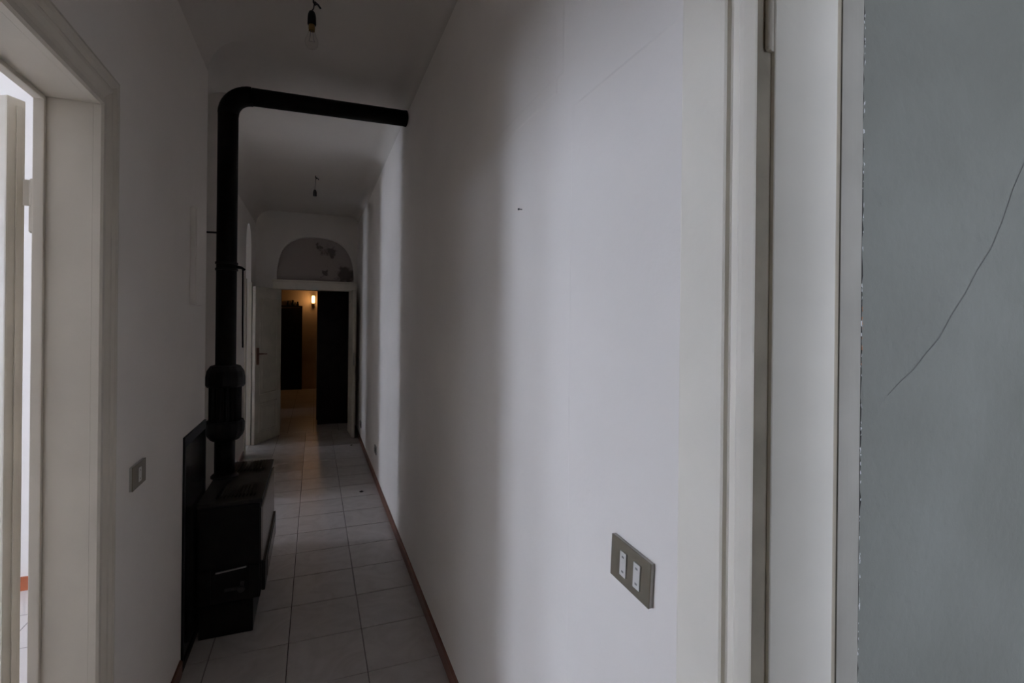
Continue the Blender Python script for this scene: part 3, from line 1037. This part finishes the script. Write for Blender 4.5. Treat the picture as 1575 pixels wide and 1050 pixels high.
# ------------------------------------------------------------------ bare bulbs on the ceiling
def pendant(label, x, y, drop, bulb):
    z = CEIL
    root = thing('pendant_bulb' if bulb else 'lamp_holder', label, 'lamp', (x, y, z))
    def P(bm, nm, m, smooth=True, par=root):
        return obj(nm, bm, m, par, smooth)
    b = bmesh.new()
    add_tube(b, [(0.0, 0, -0.0005), (0, 0, -0.022), (0.008, 0, -0.032), (0.016, 0, -0.026)], 0.004, 8)
    add_tube(b, [(0.004, 0.0, -0.018), (0.02, 0.004, -0.026), (0.032, 0.006, -0.040)], 0.0045, 8)
    P(b, 'ceiling_hook', 'bakelite')
    P(tube([(0.004, 0, -0.024), (0.001, 0, -0.05), (-0.006, 0, -drop)], 0.0028, 8), 'cable', 'cable')
    P(lathe((-0.006, 0, -drop), [(0, 0.002), (0.007, 0), (0.013, -0.006), (0.017, -0.018), (0.0185, -0.03), (0.019, -0.064), (0.017, -0.066), (0, -0.066)], 20),
      'socket', 'bakelite')
    if bulb:
        P(lathe((-0.006, 0, -drop - 0.066), [(0.0135, 0), (0.0135, -0.008), (0.0148, -0.010), (0.0135, -0.013), (0.0148, -0.016), (0.0135, -0.020), (0.0135, -0.026)], 20), 'screw_cap', 'brass')
        g = P(lathe((-0.006, 0, -drop - 0.092), [(0.0135, 0), (0.016, -0.008), (0.0215, -0.024), (0.0285, -0.042), (0.030, -0.054), (0.027, -0.068), (0.018, -0.079), (0.007, -0.0835), (0, -0.084)], 24), 'glass_bulb', 'bulb_glass')
        b = bmesh.new()
        add_tube(b, [(-0.010, 0, -drop - 0.09), (-0.013, 0, -drop - 0.125), (-0.018, 0, -drop - 0.142)], 0.0012, 6)
        add_tube(b, [(-0.002, 0, -drop - 0.09), (0.001, 0, -drop - 0.125), (0.006, 0, -drop - 0.142)], 0.0012, 6)
        add_tube(b, [(-0.018, 0, -drop - 0.142), (-0.006, 0.004, -drop - 0.139), (0.006, 0, -drop - 0.142)], 0.0008, 6)
        P(b, 'filament', 'steel_dull', par=g)
    return root
pendant('bare clear bulb in a black holder hanging from the near ceiling', -0.02, 2.49, 0.062, True)
pendant('black empty lamp holder hanging from the ceiling further down the corridor', -0.006, 5.50, 0.145, False)

bm = bmesh.new()
add_tube(bm, [(0.0, 0, 0), (-0.010, 0, 0), (-0.010, 0, 0), (-0.0125, 0, 0)], [0.0012, 0.0012, 0.0035, 0.0028], 10)
nl = obj('nail', bm, 'mark_dark')
nl.location = (XR - 0.0002, 1.352, 1.87)
tag(nl, 'small dark nail sticking out of the bare right wall', 'nail')

# ------------------------------------------------------------------ bits on the floor
def crumb(label, x, y, s):
    bm = bmesh.new()
    vs = []
    for k in range(14):
        a, b = random.uniform(0, 2 * PI), random.uniform(0, PI)
        vs.append(bm.verts.new((s * math.cos(a) * math.sin(b) * 1.4, s * math.sin(a) * math.sin(b), s * 0.45 * (1 + math.cos(b)))))
    r = bmesh.ops.convex_hull(bm, input=vs)
    zmin = min(v.co.z for v in bm.verts)
    for v in bm.verts:
        v.co.z -= zmin
    o = obj('debris_bit', bm, 'debris')
    o.location = (x, y, 0.0042)
    tag(o, label, 'debris')
crumb('small dark bit of debris on the bright floor tiles by the right skirting', 0.41, 4.70, 0.016)
crumb('tiny dark crumb on the floor near the far double door', 0.44, 6.52, 0.013)

# ------------------------------------------------------------------ hall beyond the double door
wd = thing('wardrobe', 'tall black wardrobe seen through the right half of the far doorway', 'wardrobe', (0.4, 8.25, 0.0045))
def wdp(name, bm, m='dark_wood', par=None):
    o = obj(name, bm, m, par or wd)
    if par is None:
        o.matrix_parent_inverse = Matrix.Translation(-Vector(wd.location))
    return o
wdp('carcass', box(0.035, 1.05, 7.99, 8.55, 0.08, 2.20))
wdp('plinth', box(0.05, 1.04, 8.01, 8.54, 0.0045, 0.08))
wdp('cornice', box(0.02, 1.065, 7.965, 8.56, 2.20, 2.26, bevel=0.008))
for xa, xb, kx in ((0.05, 0.54, 0.50), (0.545, 1.04, 0.585)):
    dd = wdp('door', box(xa, xb, 7.968, 7.989, 0.10, 2.18, bevel=0.003))
    obj('knob', tube([(kx, 7.968, 1.05), (kx, 7.945, 1.05)], 0.012, 10), 'brass', dd)

fd_ = thing('door_6', 'dark closed wooden door in the far hall wall', 'door', structure=True)
obj('door_leaf', box(-1.06, -0.30, HY - 0.045, HY - 0.012, 0.006, 1.83, bevel=0.004), 'dark_wood', fd_)
bm = bmesh.new()
add_box(bm, -1.13, -1.06, HY - 0.05, HY - 0.0005, 0.0045, 1.87)
add_box(bm, -0.30, -0.262, HY - 0.05, HY - 0.0005, 0.0045, 1.87)
add_box(bm, -1.13, -0.262, HY - 0.07, HY - 0.0005, 1.87, 1.90)
obj('casing', bm, 'dark_wood', fd_)
for i, (x, hgt, r) in enumerate(((-0.56, 0.10, 0.030), (-0.46, 0.12, 0.034), (-0.36, 0.09, 0.028))):
    bm = lathe((0, 0, 0), [(0, 0), (r * 0.7, 0), (r, hgt * 0.35), (r * 0.6, hgt * 0.75), (r * 0.7, hgt), (0, hgt)], 14)
    o = obj('ornament', bm, 'dark_wood', None, True)
    o.location = (x, HY - 0.036, 1.9005)
    tag(o, ['left small dark ornament on the ledge over the far dark door',
            'middle small dark ornament on the ledge over the far dark door',
            'right small dark ornament on the ledge over the far dark door'][i], 'ornament', 'ornaments over the far door')

sc_ = thing('wall_lamp', 'lit warm wall lamp glowing on the far hall wall', 'lamp', (-0.035, HY, 2.03))
def slp(name, bm, m, smooth=True):
    return obj(name, bm, m, sc_, smooth)
slp('back_plate', box(-0.03, 0.03, -0.014, -0.0005, -0.16, -0.06, bevel=0.003), 'brass', False)
slp('arm', tube([(0, -0.012, -0.11), (0, -0.07, -0.13), (0, -0.10, -0.11), (0, -0.10, -0.085)], 0.006, 8), 'brass')
slp('cup', lathe((0, -0.10, -0.09), [(0, 0), (0.02, 0.0), (0.032, 0.015), (0.034, 0.02), (0, 0.02)], 16), 'brass')
slp('glass_shade', lathe((0, -0.10, -0.069), [(0, 0), (0.03, 0.0), (0.036, 0.03), (0.036, 0.14), (0.026, 0.17), (0, 0.175)], 18), 'lamp_glow')
ld = bpy.data.lights.new('wall_lamp_light', 'POINT')
ld.energy = 3.2
ld.color = (1.0, 0.52, 0.20)
ld.shadow_soft_size = 0.05
lo = bpy.data.objects.new('wall_lamp_light', ld)
COL.objects.link(lo)
lo.location = (-0.035, HY - 0.19, 2.05)
